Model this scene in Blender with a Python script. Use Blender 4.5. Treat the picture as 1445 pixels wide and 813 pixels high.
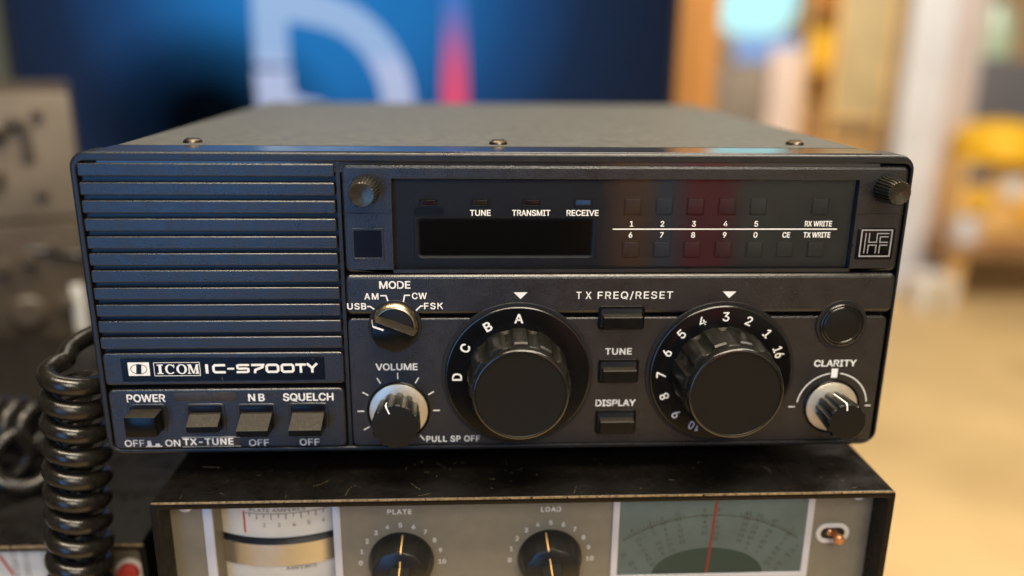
import bpy, bmesh, math, random
from math import sin, cos, pi, radians
from mathutils import Vector
random.seed(7)
sc = bpy.context.scene
for o in list(bpy.data.objects):
    bpy.data.objects.remove(o)
MM = 0.001
C = sc.collection

# ------------------------------------------------------------------ camera
cd = bpy.data.cameras.new("camera")
cam = bpy.data.objects.new("camera", cd)
C.objects.link(cam)
cam.location = (-0.01151, -0.29841, 0.15355)
cam.rotation_euler = (pi / 2 - 0.28251, -0.01025, -0.04871)
cd.sensor_width = 36
cd.lens = 36 * 1168.67 / 1445
cd.clip_start = 0.01
cd.clip_end = 100
cd.dof.use_dof = True
cd.dof.focus_distance = 0.306
cd.dof.aperture_fstop = 2.6
cd.dof.aperture_blades = 0
sc.camera = cam

# ------------------------------------------------------------------ world, lamps, exposure
w = bpy.data.worlds.new("World")
sc.world = w
w.use_nodes = True
w.node_tree.nodes["Background"].inputs[0].default_value = (0.55, 0.47, 0.38, 1)
w.node_tree.nodes["Background"].inputs[1].default_value = 0.10
sc.view_settings.view_transform = 'Standard'
sc.view_settings.look = 'None'
sc.view_settings.exposure = 0
sc.view_settings.gamma = 1
sc.render.engine = 'CYCLES'
sc.cycles.use_denoising = True
sc.cycles.max_bounces = 8
sc.cycles.transparent_max_bounces = 12
sc.cycles.sample_clamp_indirect = 4


def lamp(name, loc, target, size, power, col, size_y=None):
    l = bpy.data.lights.new(name, 'AREA')
    l.energy = power
    l.color = col
    l.size = size
    if size_y:
        l.shape = 'RECTANGLE'
        l.size_y = size_y
    o = bpy.data.objects.new(name, l)
    C.objects.link(o)
    o.location = loc
    d = Vector(target) - Vector(loc)
    o.rotation_euler = d.to_track_quat('-Z', 'Y').to_euler()
    return o


lamp("ceiling_lamp", (0.0, -0.40, 1.45), (0, 0.0, 0.05), 1.3, 40, (1.0, 0.84, 0.62), 0.45)
lamp("ceiling_lamp_behind", (-0.2, 0.9, 1.5), (0, 0.1, 0.1), 0.9, 7, (1.0, 0.88, 0.70), 0.5)
lamp("window_light", (-0.56, -1.2, 0.08), (-0.10, 0, 0.06), 0.5, 4.6, (0.12, 0.42, 1.0), 0.95)
lamp("front_ceiling_lamp", (0.35, -1.5, 1.1), (0.05, 0, 0.05), 0.8, 21, (1.0, 0.91, 0.76))
lamp("reflection_fill", (0.7, -0.6, 0.5), (0.7, -1.7, -0.2), 0.6, 20, (1.0, 0.90, 0.76))  # added fill, brightens the props that the display glass mirrors
lamp("hall_lamp", (1.5, 0.7, 2.5), (1.5, 2.7, -0.3), 1.4, 165, (1.0, 0.90, 0.76))


# ------------------------------------------------------------------ materials
def ramp(nt, fac, stops):
    n = nt.nodes.new("ShaderNodeValToRGB")
    el = n.color_ramp.elements
    while len(el) < len(stops):
        el.new(0.5)
    for e, (p, c) in zip(el, stops):
        e.position = p
        e.color = (*c, 1)
    nt.links.new(fac, n.inputs[0])
    return n.outputs[0]


def pmat(name, col, rough=0.5, metal=0.0, bump=0.0, bscale=2500, var=0.0, vscale=60, dirt=None, dscale=90, dlo=0.55, dhi=0.75,
         spec=0.5, coat=0.0, stretch=None, rvar=0.0):
    m = bpy.data.materials.new(name)
    m.use_nodes = True
    nt = m.node_tree
    b = nt.nodes["Principled BSDF"]
    b.inputs["Base Color"].default_value = (*col, 1)
    b.inputs["Roughness"].default_value = rough
    b.inputs["Metallic"].default_value = metal
    b.inputs["Specular IOR Level"].default_value = spec
    if coat:
        b.inputs["Coat Weight"].default_value = coat
        b.inputs["Coat Roughness"].default_value = 0.08
    tc = nt.nodes.new("ShaderNodeTexCoord")
    vec = tc.outputs["Object"]
    if stretch:
        mp = nt.nodes.new("ShaderNodeMapping")
        mp.inputs["Scale"].default_value = stretch
        nt.links.new(vec, mp.inputs[0])
        vec = mp.outputs[0]

    def noise(scale, detail=3):
        n = nt.nodes.new("ShaderNodeTexNoise")
        n.inputs["Scale"].default_value = scale
        n.inputs["Detail"].default_value = detail
        nt.links.new(vec, n.inputs["Vector"])
        return n.outputs["Fac"]
    colout = None
    if var:
        f = noise(vscale, 4)
        colout = ramp(nt, f, [(0.3, tuple(c * (1 - var) for c in col)), (0.7, tuple(min(1, c * (1 + var)) for c in col))])
    if dirt:
        f = noise(dscale, 8)
        g = ramp(nt, f, [(dlo, (0, 0, 0)), (dhi, (1, 1, 1))])
        mx = nt.nodes.new("ShaderNodeMix")
        mx.data_type = 'RGBA'
        nt.links.new(g, mx.inputs[0])
        if colout:
            nt.links.new(colout, mx.inputs[6])
        else:
            mx.inputs[6].default_value = (*col, 1)
        mx.inputs[7].default_value = (*dirt, 1)
        colout = mx.outputs[2]
    if colout:
        nt.links.new(colout, b.inputs["Base Color"])
    if rvar:
        f = noise(140, 6)
        mr = nt.nodes.new("ShaderNodeMapRange")
        mr.inputs[1].default_value = 0.3
        mr.inputs[2].default_value = 0.7
        mr.inputs[3].default_value = max(0.02, rough - rvar)
        mr.inputs[4].default_value = min(1, rough + rvar)
        nt.links.new(f, mr.inputs[0])
        nt.links.new(mr.outputs[0], b.inputs["Roughness"])
    if bump:
        bn = nt.nodes.new("ShaderNodeBump")
        bn.inputs["Strength"].default_value = bump
        bn.inputs["Distance"].default_value = 0.0002
        nt.links.new(noise(bscale, 2), bn.inputs["Height"])
        nt.links.new(bn.outputs[0], b.inputs["Normal"])
    return m


def emat(name, col, strength):
    m = bpy.data.materials.new(name)
    m.use_nodes = True
    nt = m.node_tree
    nt.nodes.clear()
    e = nt.nodes.new("ShaderNodeEmission")
    e.inputs[0].default_value = (*col, 1)
    e.inputs[1].default_value = strength
    o = nt.nodes.new("ShaderNodeOutputMaterial")
    nt.links.new(e.outputs[0], o.inputs[0])
    return m


def glassmat(name, tint, ior=1.5, rough=0.02):
    m = bpy.data.materials.new(name)
    m.use_nodes = True
    nt = m.node_tree
    nt.nodes.clear()
    t = nt.nodes.new("ShaderNodeBsdfTransparent")
    t.inputs[0].default_value = (*tint, 1)
    g = nt.nodes.new("ShaderNodeBsdfGlossy")
    g.inputs["Roughness"].default_value = rough
    f = nt.nodes.new("ShaderNodeFresnel")
    f.inputs[0].default_value = ior
    mx = nt.nodes.new("ShaderNodeMixShader")
    o = nt.nodes.new("ShaderNodeOutputMaterial")
    nt.links.new(f.outputs[0], mx.inputs[0])
    nt.links.new(t.outputs[0], mx.inputs[1])
    nt.links.new(g.outputs[0], mx.inputs[2])
    nt.links.new(mx.outputs[0], o.inputs[0])
    return m


M = dict(
    face=pmat("charcoal_paint", (0.0085, 0.0087, 0.0096), 0.32, 0.0, 0.6, 2000, 0.5, 1600, rvar=0.06, spec=0.9),
    bezel=pmat("bezel_plastic", (0.0075, 0.008, 0.009), 0.33, 0.0, 0.5, 2400, 0.35, 2000, rvar=0.06, spec=0.7),
    cover=pmat("cover_paint", (0.068, 0.070, 0.064), 0.55, 0.0, 0.5, 1500, 0.18, 260, rvar=0.08),
    lip=pmat("lip_paint", (0.03, 0.03, 0.032), 0.13, 0.0, 0.08, 900, spec=0.8, rvar=0.04),
    dark=pmat("dark_recess", (0.006, 0.006, 0.007), 0.5),
    slot=pmat("grille_backing", (0.008, 0.010, 0.014), 0.30, 0.1, 0.2, 2000),
    gloss=pmat("gloss_black", (0.004, 0.004, 0.0045), 0.16, 0.0, spec=0.22, bump=0.04, bscale=600, rvar=0.06, dirt=(0.03, 0.028, 0.022), dscale=2600, dlo=0.70, dhi=0.78),
    knob=pmat("knob_plastic", (0.0085, 0.0078, 0.0055), 0.36, 0.0, 0.25, 1800, 0.25, 300, rvar=0.08, spec=0.4, dirt=(0.04, 0.034, 0.021), dscale=1500, dlo=0.62, dhi=0.80),
    cap=pmat("knob_cap", (0.0068, 0.0062, 0.0046), 0.46, 0.0, 0.1, 1500, spec=0.25, dirt=(0.05, 0.045, 0.035), dscale=1500, dlo=0.73, dhi=0.80),
    key=pmat("key_plastic", (0.003, 0.0035, 0.0036), 0.22, 0.0, 0.08, 1500, spec=0.3, rvar=0.06, dirt=(0.03, 0.026, 0.02), dscale=1800, dlo=0.72, dhi=0.8),
    keytop=pmat("dusty_top", (0.013, 0.010, 0.006), 0.6, 0.0, 0.6, 1800, 0.3, 700, dirt=(0.075, 0.057, 0.032), dscale=1300, dlo=0.54, dhi=0.80),
    chrome=pmat("satin_aluminium", (0.80, 0.74, 0.62), 0.46, 0.9, 0.15, 900, 0.08, 300),
    brassy=pmat("gilt_ring", (0.40, 0.34, 0.23), 0.30, 1.0, 0.3, 900, 0.3, 500),
    white=pmat("white_print", (0.88, 0.87, 0.83), 0.6, var=0.08, vscale=900),
    steel=pmat("bronzed_steel", (0.20, 0.16, 0.11), 0.32, 1.0, 0.3, 900, 0.4, 700),
    plate=pmat("label_film", (0.004, 0.005, 0.008), 0.22, 0.0, 0.15, 300, spec=0.3, dirt=(0.10, 0.10, 0.10), dscale=900, dlo=0.70, dhi=0.76),
    board=pmat("display_board", (0.012, 0.012, 0.013), 0.45, 0, 0.3, 2400, 0.25, 2400),
    boardkey=pmat("board_key", (0.016, 0.016, 0.016), 0.5, 0, 0.15, 2400),
    ledred=pmat("red_lens", (0.022, 0.004, 0.006), 0.25),
    ledamber=pmat("amber_lens", (0.032, 0.025, 0.010), 0.25),
    ledblue=pmat("blue_lens", (0.05, 0.13, 0.26), 0.25),  # lens coloured blue, lighter than the other lenses
    ink=pmat("ink", (0.003, 0.003, 0.004), 0.35, var=0.3),
    readout=pmat("readout_filter", (0.002, 0.002, 0.002), 0.12),
    glass=glassmat("smoked_glass", (0.94, 0.94, 0.93)),
    rim=pmat("polished_edge", (0.010, 0.009, 0.007), 0.17, 0.0, 0.1, 900, spec=1.0, rvar=0.05),
    knurl=pmat("dark_knurl", (0.085, 0.075, 0.055), 0.28, 0.8, 0.1, 900, 0.3, 900),
    tape=pmat("brown_tape", (0.030, 0.024, 0.020), 0.42, 0, 0.2, 900, 0.3, 400),
    emblem=pmat("silver_print", (0.45, 0.45, 0.45), 0.4, 0.4),
    lens=pmat("square_lens", (0.005, 0.005, 0.009), 0.25, 0, 0.05, 600, spec=0.25),
    rubber=pmat("cord_rubber", (0.011, 0.0095, 0.0075), 0.26, 0, 0.3, 800, 0.3, 500, rvar=0.10, dirt=(0.07, 0.058, 0.038), dscale=1500, dlo=0.66, dhi=0.80),
    ampcase=pmat("amp_case", (0.004, 0.0035, 0.003), 0.32, 0, 0.4, 1200, rvar=0.10, spec=0.26, dirt=(0.010, 0.0072, 0.0045), dscale=420, dlo=0.50, dhi=0.80),
    ampedge=pmat("amp_worn_edge", (0.30, 0.22, 0.12), 0.38, 0.5, 0.4, 900, 0.5, 700, dirt=(0.03, 0.025, 0.02), dscale=500, dlo=0.58, dhi=0.66),
    amppanel=pmat("amp_panel", (0.205, 0.176, 0.122), 0.55, 0, 0.2, 1500, 0.06, 200),
    amptrim=pmat("amp_trim", (0.60, 0.60, 0.63), 0.35, 0.2, var=0.06),
    ampprint=pmat("amp_print", (0.85, 0.82, 0.75), 0.6),
    drum=pmat("drum_scale", (0.68, 0.64, 0.56), 0.5, var=0.06, vscale=150),
    brass=pmat("brushed_brass", (0.76, 0.76, 0.74), 0.22, 1.0, 0.3, 1400, 0.12, 800, stretch=(1, 1, 6)),
    inkprint=pmat("scale_ink", (0.05, 0.04, 0.04), 0.6),
    redink=pmat("red_ink", (0.50, 0.05, 0.04), 0.5),
    ampknob=pmat("amp_knob", (0.010, 0.010, 0.009), 0.30, 0, 0.1, 900, dirt=(0.05, 0.04, 0.03), dscale=1500, dlo=0.62, dhi=0.78),
    pointer=pmat("pointer_paint", (0.62, 0.38, 0.14), 0.5),
    dialface=pmat("dial_face", (0.205, 0.262, 0.21), 0.55, var=0.14, vscale=60),
    dialdark=pmat("dial_hub", (0.010, 0.085, 0.070), 0.4),
    dialink=pmat("dial_ink", (0.075, 0.07, 0.05), 0.6),
    lintfibre=pmat("lint_fibre", (0.22, 0.17, 0.11), 0.8),
    copper=pmat("copper", (0.62, 0.28, 0.12), 0.35, 0.7, var=0.3, vscale=600),
    metera=pmat("meter_paper", (0.56, 0.56, 0.53), 0.55, var=0.08, vscale=200),
    panelb=pmat("olive_panel", (0.12, 0.105, 0.07), 0.5, var=0.1),
    oldpanel=pmat("aged_panel", (0.135, 0.110, 0.080), 0.5, 0, 0.2, 600, 0.25, 22),
    oldcase=pmat("aged_case", (0.055, 0.041, 0.028), 0.45, 0, 0.2, 600, 0.35, 20),
    tablewood=pmat("table_wood", (0.07, 0.04, 0.023), 0.5, 0, 0.2, 300, 0.35, 14, stretch=(1, 8, 1)),
    floor=pmat("tan_floor", (0.58, 0.415, 0.195), 0.55, 0, 0.1, 40, 0.16, 1.6, dirt=(0.40, 0.27, 0.12), dscale=1.3, dlo=0.55, dhi=0.75),
    wallp=pmat("wall_paint", (0.62, 0.44, 0.25), 0.7, 0, 0, 10, 0.12, 2),
    orange=pmat("orange_wood", (0.50, 0.225, 0.055), 0.5, 0, 0, 10, 0.12, 9, stretch=(6, 6, 0.6)),
    amberw=pmat("amber_wood", (0.78, 0.48, 0.17), 0.5, var=0.2, vscale=5),
    brown=pmat("brown_wood", (0.32, 0.17, 0.07), 0.5, var=0.25, vscale=8),
    greyb=pmat("grey_brown", (0.24, 0.20, 0.165), 0.6, var=0.25, vscale=6),
    pink=pmat("pale_pink", (0.70, 0.56, 0.50), 0.6, var=0.1, vscale=5),
    khaki=pmat("khaki_board", (0.47, 0.38, 0.21), 0.6, var=0.15, vscale=6),
    post=pmat("white_post", (0.66, 0.68, 0.74), 0.5, var=0.08, vscale=5),
    mauve=pmat("mauve_panel", (0.52, 0.45, 0.44), 0.6, var=0.1, vscale=5),
    slate=pmat("slate_grey", (0.13, 0.13, 0.15), 0.5, var=0.2),
    green=pmat("pale_green_glass", (0.42, 0.55, 0.42), 0.2),
    yellow=pmat("yellow_paint", (0.82, 0.47, 0.02), 0.4, var=0.15, vscale=8),
    carton=pmat("white_carton", (0.74, 0.72, 0.70), 0.6, var=0.06),
    redcloth=pmat("red_cloth", (0.55, 0.03, 0.04), 0.8, var=0.2, vscale=12),
    bluecloth=pmat("blue_cloth", (0.16, 0.24, 0.40), 0.8, var=0.2, vscale=12),
    blueglow=emat("glowing_blue_panel", (0.33, 0.50, 0.86), 0.85),
    cyanpane=emat("bright_sky_pane", (0.50, 0.90, 0.92), 1.15),
    gloomlight=pmat("pale_grey_green", (0.40, 0.43, 0.38), 0.7, var=0.25, vscale=4),
    matt=pmat("dark_mat", (0.025, 0.024, 0.023), 0.8, var=0.2, vscale=8),
    gloom=pmat("grey_green_wall", (0.12, 0.14, 0.13), 0.7, var=0.15, vscale=3),
)


# ------------------------------------------------------------------ mesh builder (millimetres)
def font():
    try:
        return bpy.data.fonts.load(bpy.utils.system_resource('DATAFILES', path='fonts') + '/Inter.woff2')
    except Exception:
        return None


FONT = font()


def rr_outline(x0, x1, z0, z1, r, n=4):
    r = max(1e-3, min(r, (x1 - x0) / 2 - 1e-3, (z1 - z0) / 2 - 1e-3))
    pts = []
    for cx, cz, a0 in ((x1 - r, z1 - r, 0), (x0 + r, z1 - r, 90), (x0 + r, z0 + r, 180), (x1 - r, z0 + r, 270)):
        for k in range(n + 1):
            a = radians(a0 + 90 * k / n)
            pts.append((cx + r * cos(a), cz + r * sin(a)))
    return pts                                       # counter-clockwise in (x, z)


_cap = []


def capheight():
    if not _cap:
        cu = bpy.data.curves.new("t", 'FONT')
        cu.body = "H"
        if FONT:
            cu.font = FONT
        o = bpy.data.objects.new("t", cu)
        C.objects.link(o)
        bpy.context.view_layer.update()
        _cap.append(o.dimensions.y)
        bpy.data.objects.remove(o)
        bpy.data.curves.remove(cu)
    return _cap[0]


class MB:
    def __init__(s):
        s.v = []
        s.f = []

    def add(s, vs, fs):
        k = len(s.v)
        s.v += [tuple(p) for p in vs]
        s.f += [[i + k for i in f] for f in fs]
        return s

    def loops(s, rings, cap0=False, cap1=False, closed=True):
        n = len(rings[0])
        vs = [p for r in rings for p in r]
        fs = []
        for j in range(len(rings) - 1):
            for i in range(n if closed else n - 1):
                i2 = (i + 1) % n
                fs.append([j * n + i, j * n + i2, (j + 1) * n + i2, (j + 1) * n + i])
        if cap0:
            fs.append(list(range(n))[::-1])
        if cap1:
            fs.append([(len(rings) - 1) * n + i for i in range(n)])
        return s.add(vs, fs)

    def rrect(s, x0, x1, z0, z1, r, yf, yb, bev=0.4, n=4):
        """rounded slab, front at yf (towards -y), back at yb, with rounded front edges"""
        rings = []
        for ins, y in ((0, yb), (0, yf + bev), (bev * .134, yf + bev * .5), (bev * .5, yf + bev * .134), (bev, yf)):
            o = rr_outline(x0 + ins, x1 - ins, z0 + ins, z1 - ins, r - ins, n)
            rings.append([(a, y, b) for a, b in o])
        return s.loops(rings, True, True)

    def frame(s, O, I, ro, ri, yf, yb, bev=0.4, ibev=None, n=4, yib=None):
        """rectangular ring: outer box O, hole I = (x0,x1,z0,z1)"""
        ibev = bev if ibev is None else ibev
        yib = yb if yib is None else yib
        rings = []
        for ins, y in ((0, yb), (0, yf + bev), (bev * .134, yf + bev * .5), (bev * .5, yf + bev * .134), (bev, yf)):
            rings.append([(a, y, b) for a, b in rr_outline(O[0] + ins, O[1] - ins, O[2] + ins, O[3] - ins, ro - ins, n)])
        for ins, y in ((ibev, yf), (ibev * .5, yf + ibev * .134), (ibev * .134, yf + ibev * .5), (0, yf + ibev), (0, yib)):
            rings.append([(a, y, b) for a, b in rr_outline(I[0] - ins, I[1] + ins, I[2] - ins, I[3] + ins, ri + ins, n)])
        return s.loops(rings)

    def box(s, x0, x1, y0, y1, z0, z1, bev=0.0):
        bm = bmesh.new()
        bmesh.ops.create_cube(bm, size=1)
        for v in bm.verts:
            v.co = Vector(((x0 + x1) / 2 + v.co.x * (x1 - x0), (y0 + y1) / 2 + v.co.y * (y1 - y0), (z0 + z1) / 2 + v.co.z * (z1 - z0)))
        if bev:
            bmesh.ops.bevel(bm, geom=bm.edges[:], offset=bev, segments=2, affect='EDGES', profile=0.6)
        bm.verts.index_update()
        s.add([tuple(v.co) for v in bm.verts], [[v.index for v in f.verts] for f in bm.faces])
        bm.free()
        return s

    def prism(s, pts, y0, y1):
        """pts: (x,z) counter-clockwise seen from the front (-y); y0 front, y1 back"""
        n = len(pts)
        return s.loops([[(a, y1, b) for a, b in pts], [(a, y0, b) for a, b in pts]], True, True)

    def lathe(s, c, prof, n=64, rf=None, cap0=False, cap1=True, axis='y'):
        """prof: (r, t); axis y: t is the y coordinate, axis z: t is z"""
        rings = []
        for r, t in prof:
            ring = []
            for i in range(n):
                a = 2 * pi * i / n
                q = r * (rf(a, r, t) if rf else 1)
                if axis == 'y':
                    ring.append((c[0] + q * cos(a), t, c[1] + q * sin(a)))
                else:
                    ring.append((c[0] + q * cos(a), c[1] + q * sin(a), t))
            rings.append(ring)
        return s.loops(rings, cap0, cap1)

    def tube(s, path, r, n=12, cap=True):
        P = [Vector(p) for p in path]
        rings = []
        up = None
        for i, p in enumerate(P):
            t = (P[min(i + 1, len(P) - 1)] - P[max(i - 1, 0)]).normalized()
            if up is None:
                up = t.orthogonal().normalized()
            up = (up - t * up.dot(t)).normalized()
            sd = t.cross(up)
            rings.append([tuple(p + (up * cos(2 * pi * k / n) + sd * sin(2 * pi * k / n)) * r) for k in range(n)])
        return s.loops(rings, cap, cap)

    def stroke(s, pts, wd, y, closed=False):
        """flat line of width wd through (x,z) points on the plane y"""
        n = len(pts)
        P = [Vector(p) for p in pts]
        L, R_ = [], []
        for i in range(n):
            a = P[(i - 1) % n] if (closed or i > 0) else None
            b = P[(i + 1) % n] if (closed or i < n - 1) else None
            d1 = (P[i] - a).normalized() if a is not None else (b - P[i]).normalized()
            d2 = (b - P[i]).normalized() if b is not None else d1
            n1 = Vector((-d1.y, d1.x))
            n2 = Vector((-d2.y, d2.x))
            m = n1 + n2
            m = m.normalized() if m.length > 1e-6 else n1
            k = wd / 2 / max(0.45, m.dot(n1))
            L.append(P[i] + m * k)
            R_.append(P[i] - m * k)
        vs = [(p.x, y, p.y) for p in L] + [(p.x, y, p.y) for p in R_]
        fs = []
        for i in range(n if closed else n - 1):
            j = (i + 1) % n
            fs.append([n + i, n + j, j, i])
        return s.add(vs, fs)

    def flat(s, pts, y):
        return s.add([(a, y, b) for a, b in pts], [list(range(len(pts)))])

    def text(s, body, x, z, h, y, width=None, align='c', bold=0.012, track=1.0, rot=0.0, map3=None):
        """cap height h mm, centre (or left edge) at x, vertical centre at z, on plane y facing -y"""
        cu = bpy.data.curves.new("t", 'FONT')
        cu.body = body
        if FONT:
            cu.font = FONT
        cu.space_character = track
        cu.resolution_u = 3
        o = bpy.data.objects.new("t", cu)
        C.objects.link(o)
        me = bpy.data.meshes.new_from_object(o.evaluated_get(bpy.context.evaluated_depsgraph_get()))
        bpy.data.objects.remove(o)
        bpy.data.curves.remove(cu)
        vs = [v.co.copy() for v in me.vertices]
        fs = [list(p.vertices) for p in me.polygons]
        nz = sum(p.normal.z for p in me.polygons)
        bpy.data.meshes.remove(me)
        if not vs:
            return s
        xs = [v.x for v in vs]
        x0, x1 = min(xs), max(xs)
        cap = capheight()
        ky = h / cap
        kx = width / (x1 - x0) if width else ky
        out = []
        for v in vs:
            u = (v.x - (x0 + x1) / 2) * kx if align == 'c' else (v.x - x0) * kx
            q = (v.y - cap / 2) * ky
            a, b = u * cos(rot) - q * sin(rot), u * sin(rot) + q * cos(rot)
            out.append(map3(x + a, z + b) if map3 else (x + a, y, z + b))
        if nz < 0:
            fs = [f[::-1] for f in fs]
        s.add(out, fs)
        if bold:                                      # heavier strokes: the same outline again, a hair to each side
            for k, (du, dq) in enumerate(((1, .4), (-1, -.4), (.6, -.8), (-.6, .8))):
                dx, dz = bold * 3.2 * h * du, bold * 3.2 * h * dq
                e = -.003 * (k + 1)
                s.add([(a + dx, b + e, c + dz) for a, b, c in out], fs)
        return s

    def build(s, name, mat, parent=None, sharp=None, origin=(0, 0, 0), top=None):
        me = bpy.data.meshes.new(name)
        ox, oy, oz = origin
        me.from_pydata([((a - ox) * MM, (b - oy) * MM, (c - oz) * MM) for a, b, c in s.v], [], s.f)
        me.validate()
        me.materials.append(M[mat] if isinstance(mat, str) else mat)
        if sharp is None:
            sharp = 11 if mat in ("face", "bezel", "lip") else 35
        for p in me.polygons:
            p.use_smooth = True
        if top:                                       # dust that has settled on the upward faces
            me.materials.append(M[top])
            for p in me.polygons:
                if p.normal.z > 0.45:
                    p.material_index = 1
        me.set_sharp_from_angle(angle=radians(sharp))
        o = bpy.data.objects.new(name, me)
        C.objects.link(o)
        if parent:
            o.parent = parent
        o.location = (ox * MM, oy * MM, oz * MM)
        return o


def tag(o, label=None, cat=None, group=None, kind=None):
    if label:
        o["label"] = label
    if cat:
        o["category"] = cat
    if group:
        o["group"] = group
    if kind:
        o["kind"] = kind
    return o


def thing(name, label, cat, group=None):
    o = bpy.data.objects.new(name, None)
    o.empty_display_size = 0.02
    C.objects.link(o)
    return tag(o, label, cat, group)


def circ(cx, cz, r, a0, a1, n=24):
    return [(cx + r * cos(radians(a0 + (a1 - a0) * i / n)), cz + r * sin(radians(a0 + (a1 - a0) * i / n))) for i in range(n + 1)]


# ================================================================== setting
tag(MB().add([(-6000, -4000, -950), (7000, -4000, -950), (7000, 6000, -950), (-6000, 6000, -950)], [[0, 1, 2, 3]]).build("floor", "floor"), kind="structure")
tag(MB().box(-2500, 6500, 5200, 5300, -950, 2600).build("wall", "wallp"), "warm tan wall closing the far end of the room", "wall", kind="thing")

tag(MB().box(-1800, 2600, -3990, -1750, -949, -943, 2).build("reflection_mat", "matt"), "dark rubber mat on the tan floor facing the radio bench", "mat")  # unseen mat, added to keep the tan floor out of the radio's reflections
# ================================================================== table
tb = thing("table", "dark wooden table that carries the stacked radio gear", "table")
MB().box(-1250, 150, -35, 1060, -205, -170, 3).build("table_top", "tablewood", tb)
for x in (-1210, 90):
    for y in (10, 990):
        MB().box(x, x + 45, y, y + 45, -950, -205, 2).build("leg", "tablewood", tb)

# ================================================================== the transceiver
rad = thing("radio_transceiver", "charcoal front radio transceiver with ribbed speaker grille and two big black knobs, on the amplifier", "radio")
# case
MB().box(-143, 139.5, 12, 255, 2, 117.0, 1.0).build("body", "bezel", rad)
lip = MB().box(-143.2, 139.7, 0.8, 17.6, 110, 117.5, 0.25).build("top_lip", "lip", rad)
cov = MB()
prof = [(-143.4, 8), (-143.4, 115.8), (-142.9, 117.0), (-141.6, 117.6), (138.0, 117.6), (139.4, 117.0), (139.9, 115.8), (139.9, 8)]
cov.loops([[(a, y, b) for a, b in prof] for y in (17.4, 18.0, 266)], closed=False)
cov.add([(a, 17.4, b) for a, b in prof] + [(a, 17.4, b - 1.4) for a, b in prof], [[i, i + 1, i + 9, i + 8] for i in range(7)])
cov.add([(a, 266, b) for a, b in prof], [list(range(8))[::-1]])
cov.build("cover", "cover", rad)
for x, y in ((-117.2, 26), (-0.7, 25), (117.5, 28.5)):
    k = MB().lathe((0, 0), [(3.6, 117.5), (3.6, 117.9), (3.3, 118.6), (2.4, 119.1), (1.0, 119.3)], 24, axis='z')
    k.v = [(a + x, b + y, c) for a, b, c in k.v]
    k.box(x - 2.2, x + 2.2, y - 0.35, y + 0.35, 118.9, 119.42)
    k.build("screw", "steel", rad)
for x in (-115, 112):
    for y in (40, 220):
        k = MB().lathe((x, y), [(8, -9.4), (9, -8.4), (9, 2.2)], 24, axis='z', cap0=True, cap1=True)
        k.build("foot", "rubber", rad)
# bezel
MB().frame((-152.5, 152.5, 0, 117.1), (-150.2, 151.3, 2.0, 113.9), 6.0, 3.0, 0, 12.5, 0.9, 0.5, 6).build("bezel", "bezel", rad)
MB().box(-59.75, -58.25, 0.5, 6, 2.0, 113.9, .3).build("divider", "bezel", rad)
MB().box(-151, 151.5, 5.4, 12, 1, 115).build("groove_backing", "dark", rad)

# ---- speaker grille
sp = MB().box(-150.1, -60.0, 2.6, 4.2, 29.0, 113.3).build("speaker_grille", "slot", rad)
tops = [113.1, 106.3, 99.8, 93.2, 86.7, 80.4, 74.0, 67.4, 60.9, 54.5, 48.1]
sl = MB()
for t in tops:
    sl.rrect(-149.9, -60.2, t - 4.7, t, 0.8, -0.1, 3.0, 0.55, 3)
sl.build("slats", "face", sp)
# ---- name bar
nb = MB().rrect(-149.9, -60.0, 28.9, 41.8, 1.6, -0.2, 4, 0.7, 4).build("name_bar", "face", rad)
rnd = random.Random(3)
pl = []
for i in range(31):
    pl.append((-143.2 + 75.9 * i / 30, 30.5 + rnd.uniform(-.16, .16)))
for i in range(31):
    pl.append((-67.3 - 75.9 * i / 30, 39.95 + rnd.uniform(-.16, .16)))
MB().prism(pl, -0.32, 0).build("label_film", "plate", nb)
ed = MB()
for i in range(46):                                     # frayed pale edge of the film
    x = -143 + rnd.random() * 75.4
    z = rnd.choice((30.5, 39.95)) + rnd.uniform(-.15, .1)
    ed.stroke([(x, z), (x + rnd.uniform(.3, 1.6), z + rnd.uniform(-.12, .12))], rnd.uniform(.06, .14), -0.36)
ed.build("frayed_edge", "tape", nb)
L = MB()
Y = -0.38
# emblem: pale square, ringed oval with a black bar
ox0, ox1, oz0, oz1 = -140.7, -132.8, 32.9, 38.3
L.flat([(ox0, oz0), (ox1, oz0), (ox1, oz1), (ox0, oz1)], Y)
emb = MB()
ex, ez = (ox0 + ox1) / 2, (oz0 + oz1) / 2
emb.stroke([(ex + 3.0 * cos(2 * pi * i / 36), ez + 1.95 * sin(2 * pi * i / 36)) for i in range(36)], 0.22, Y - .05, True)
emb.flat([(ex - 1.15, ez - 1.85), (ex + 0.75, ez - 1.85), (ex + 1.15, ez + 1.85), (ex - 0.75, ez + 1.85)], Y - .06)
# boxed serif word
L.stroke([(-131.1, 32.8), (-114.1, 32.8), (-114.1, 38.1), (-131.1, 38.1)], 0.22, Y, True)
bz, bt = 33.55, 37.35


def serif_I(x, wd):
    L.flat([(x - wd / 2, bz), (x + wd / 2, bz), (x + wd / 2, bt), (x - wd / 2, bt)], Y)
    for z in (bz, bt - .38):
        L.flat([(x - wd * 1.15, z), (x + wd * 1.15, z), (x + wd * 1.15, z + .38), (x - wd * 1.15, z + .38)], Y - .004)


def ring_part(cx, rx, a0, a1, thick, thin):
    n = 40
    vs, fs = [], []
    cz, rz = (bz + bt) / 2, (bt - bz) / 2 + .08
    for i in range(n + 1):
        a = radians(a0 + (a1 - a0) * i / n)
        vs += [(cx + rx * cos(a), Y, cz + rz * sin(a)), (cx + (rx - thick) * cos(a), Y, cz + (rz - thin) * sin(a))]
    for i in range(n):
        fs.append([2 * i, 2 * i + 2, 2 * i + 3, 2 * i + 1][::-1])
    L.add(vs, fs)


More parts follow.
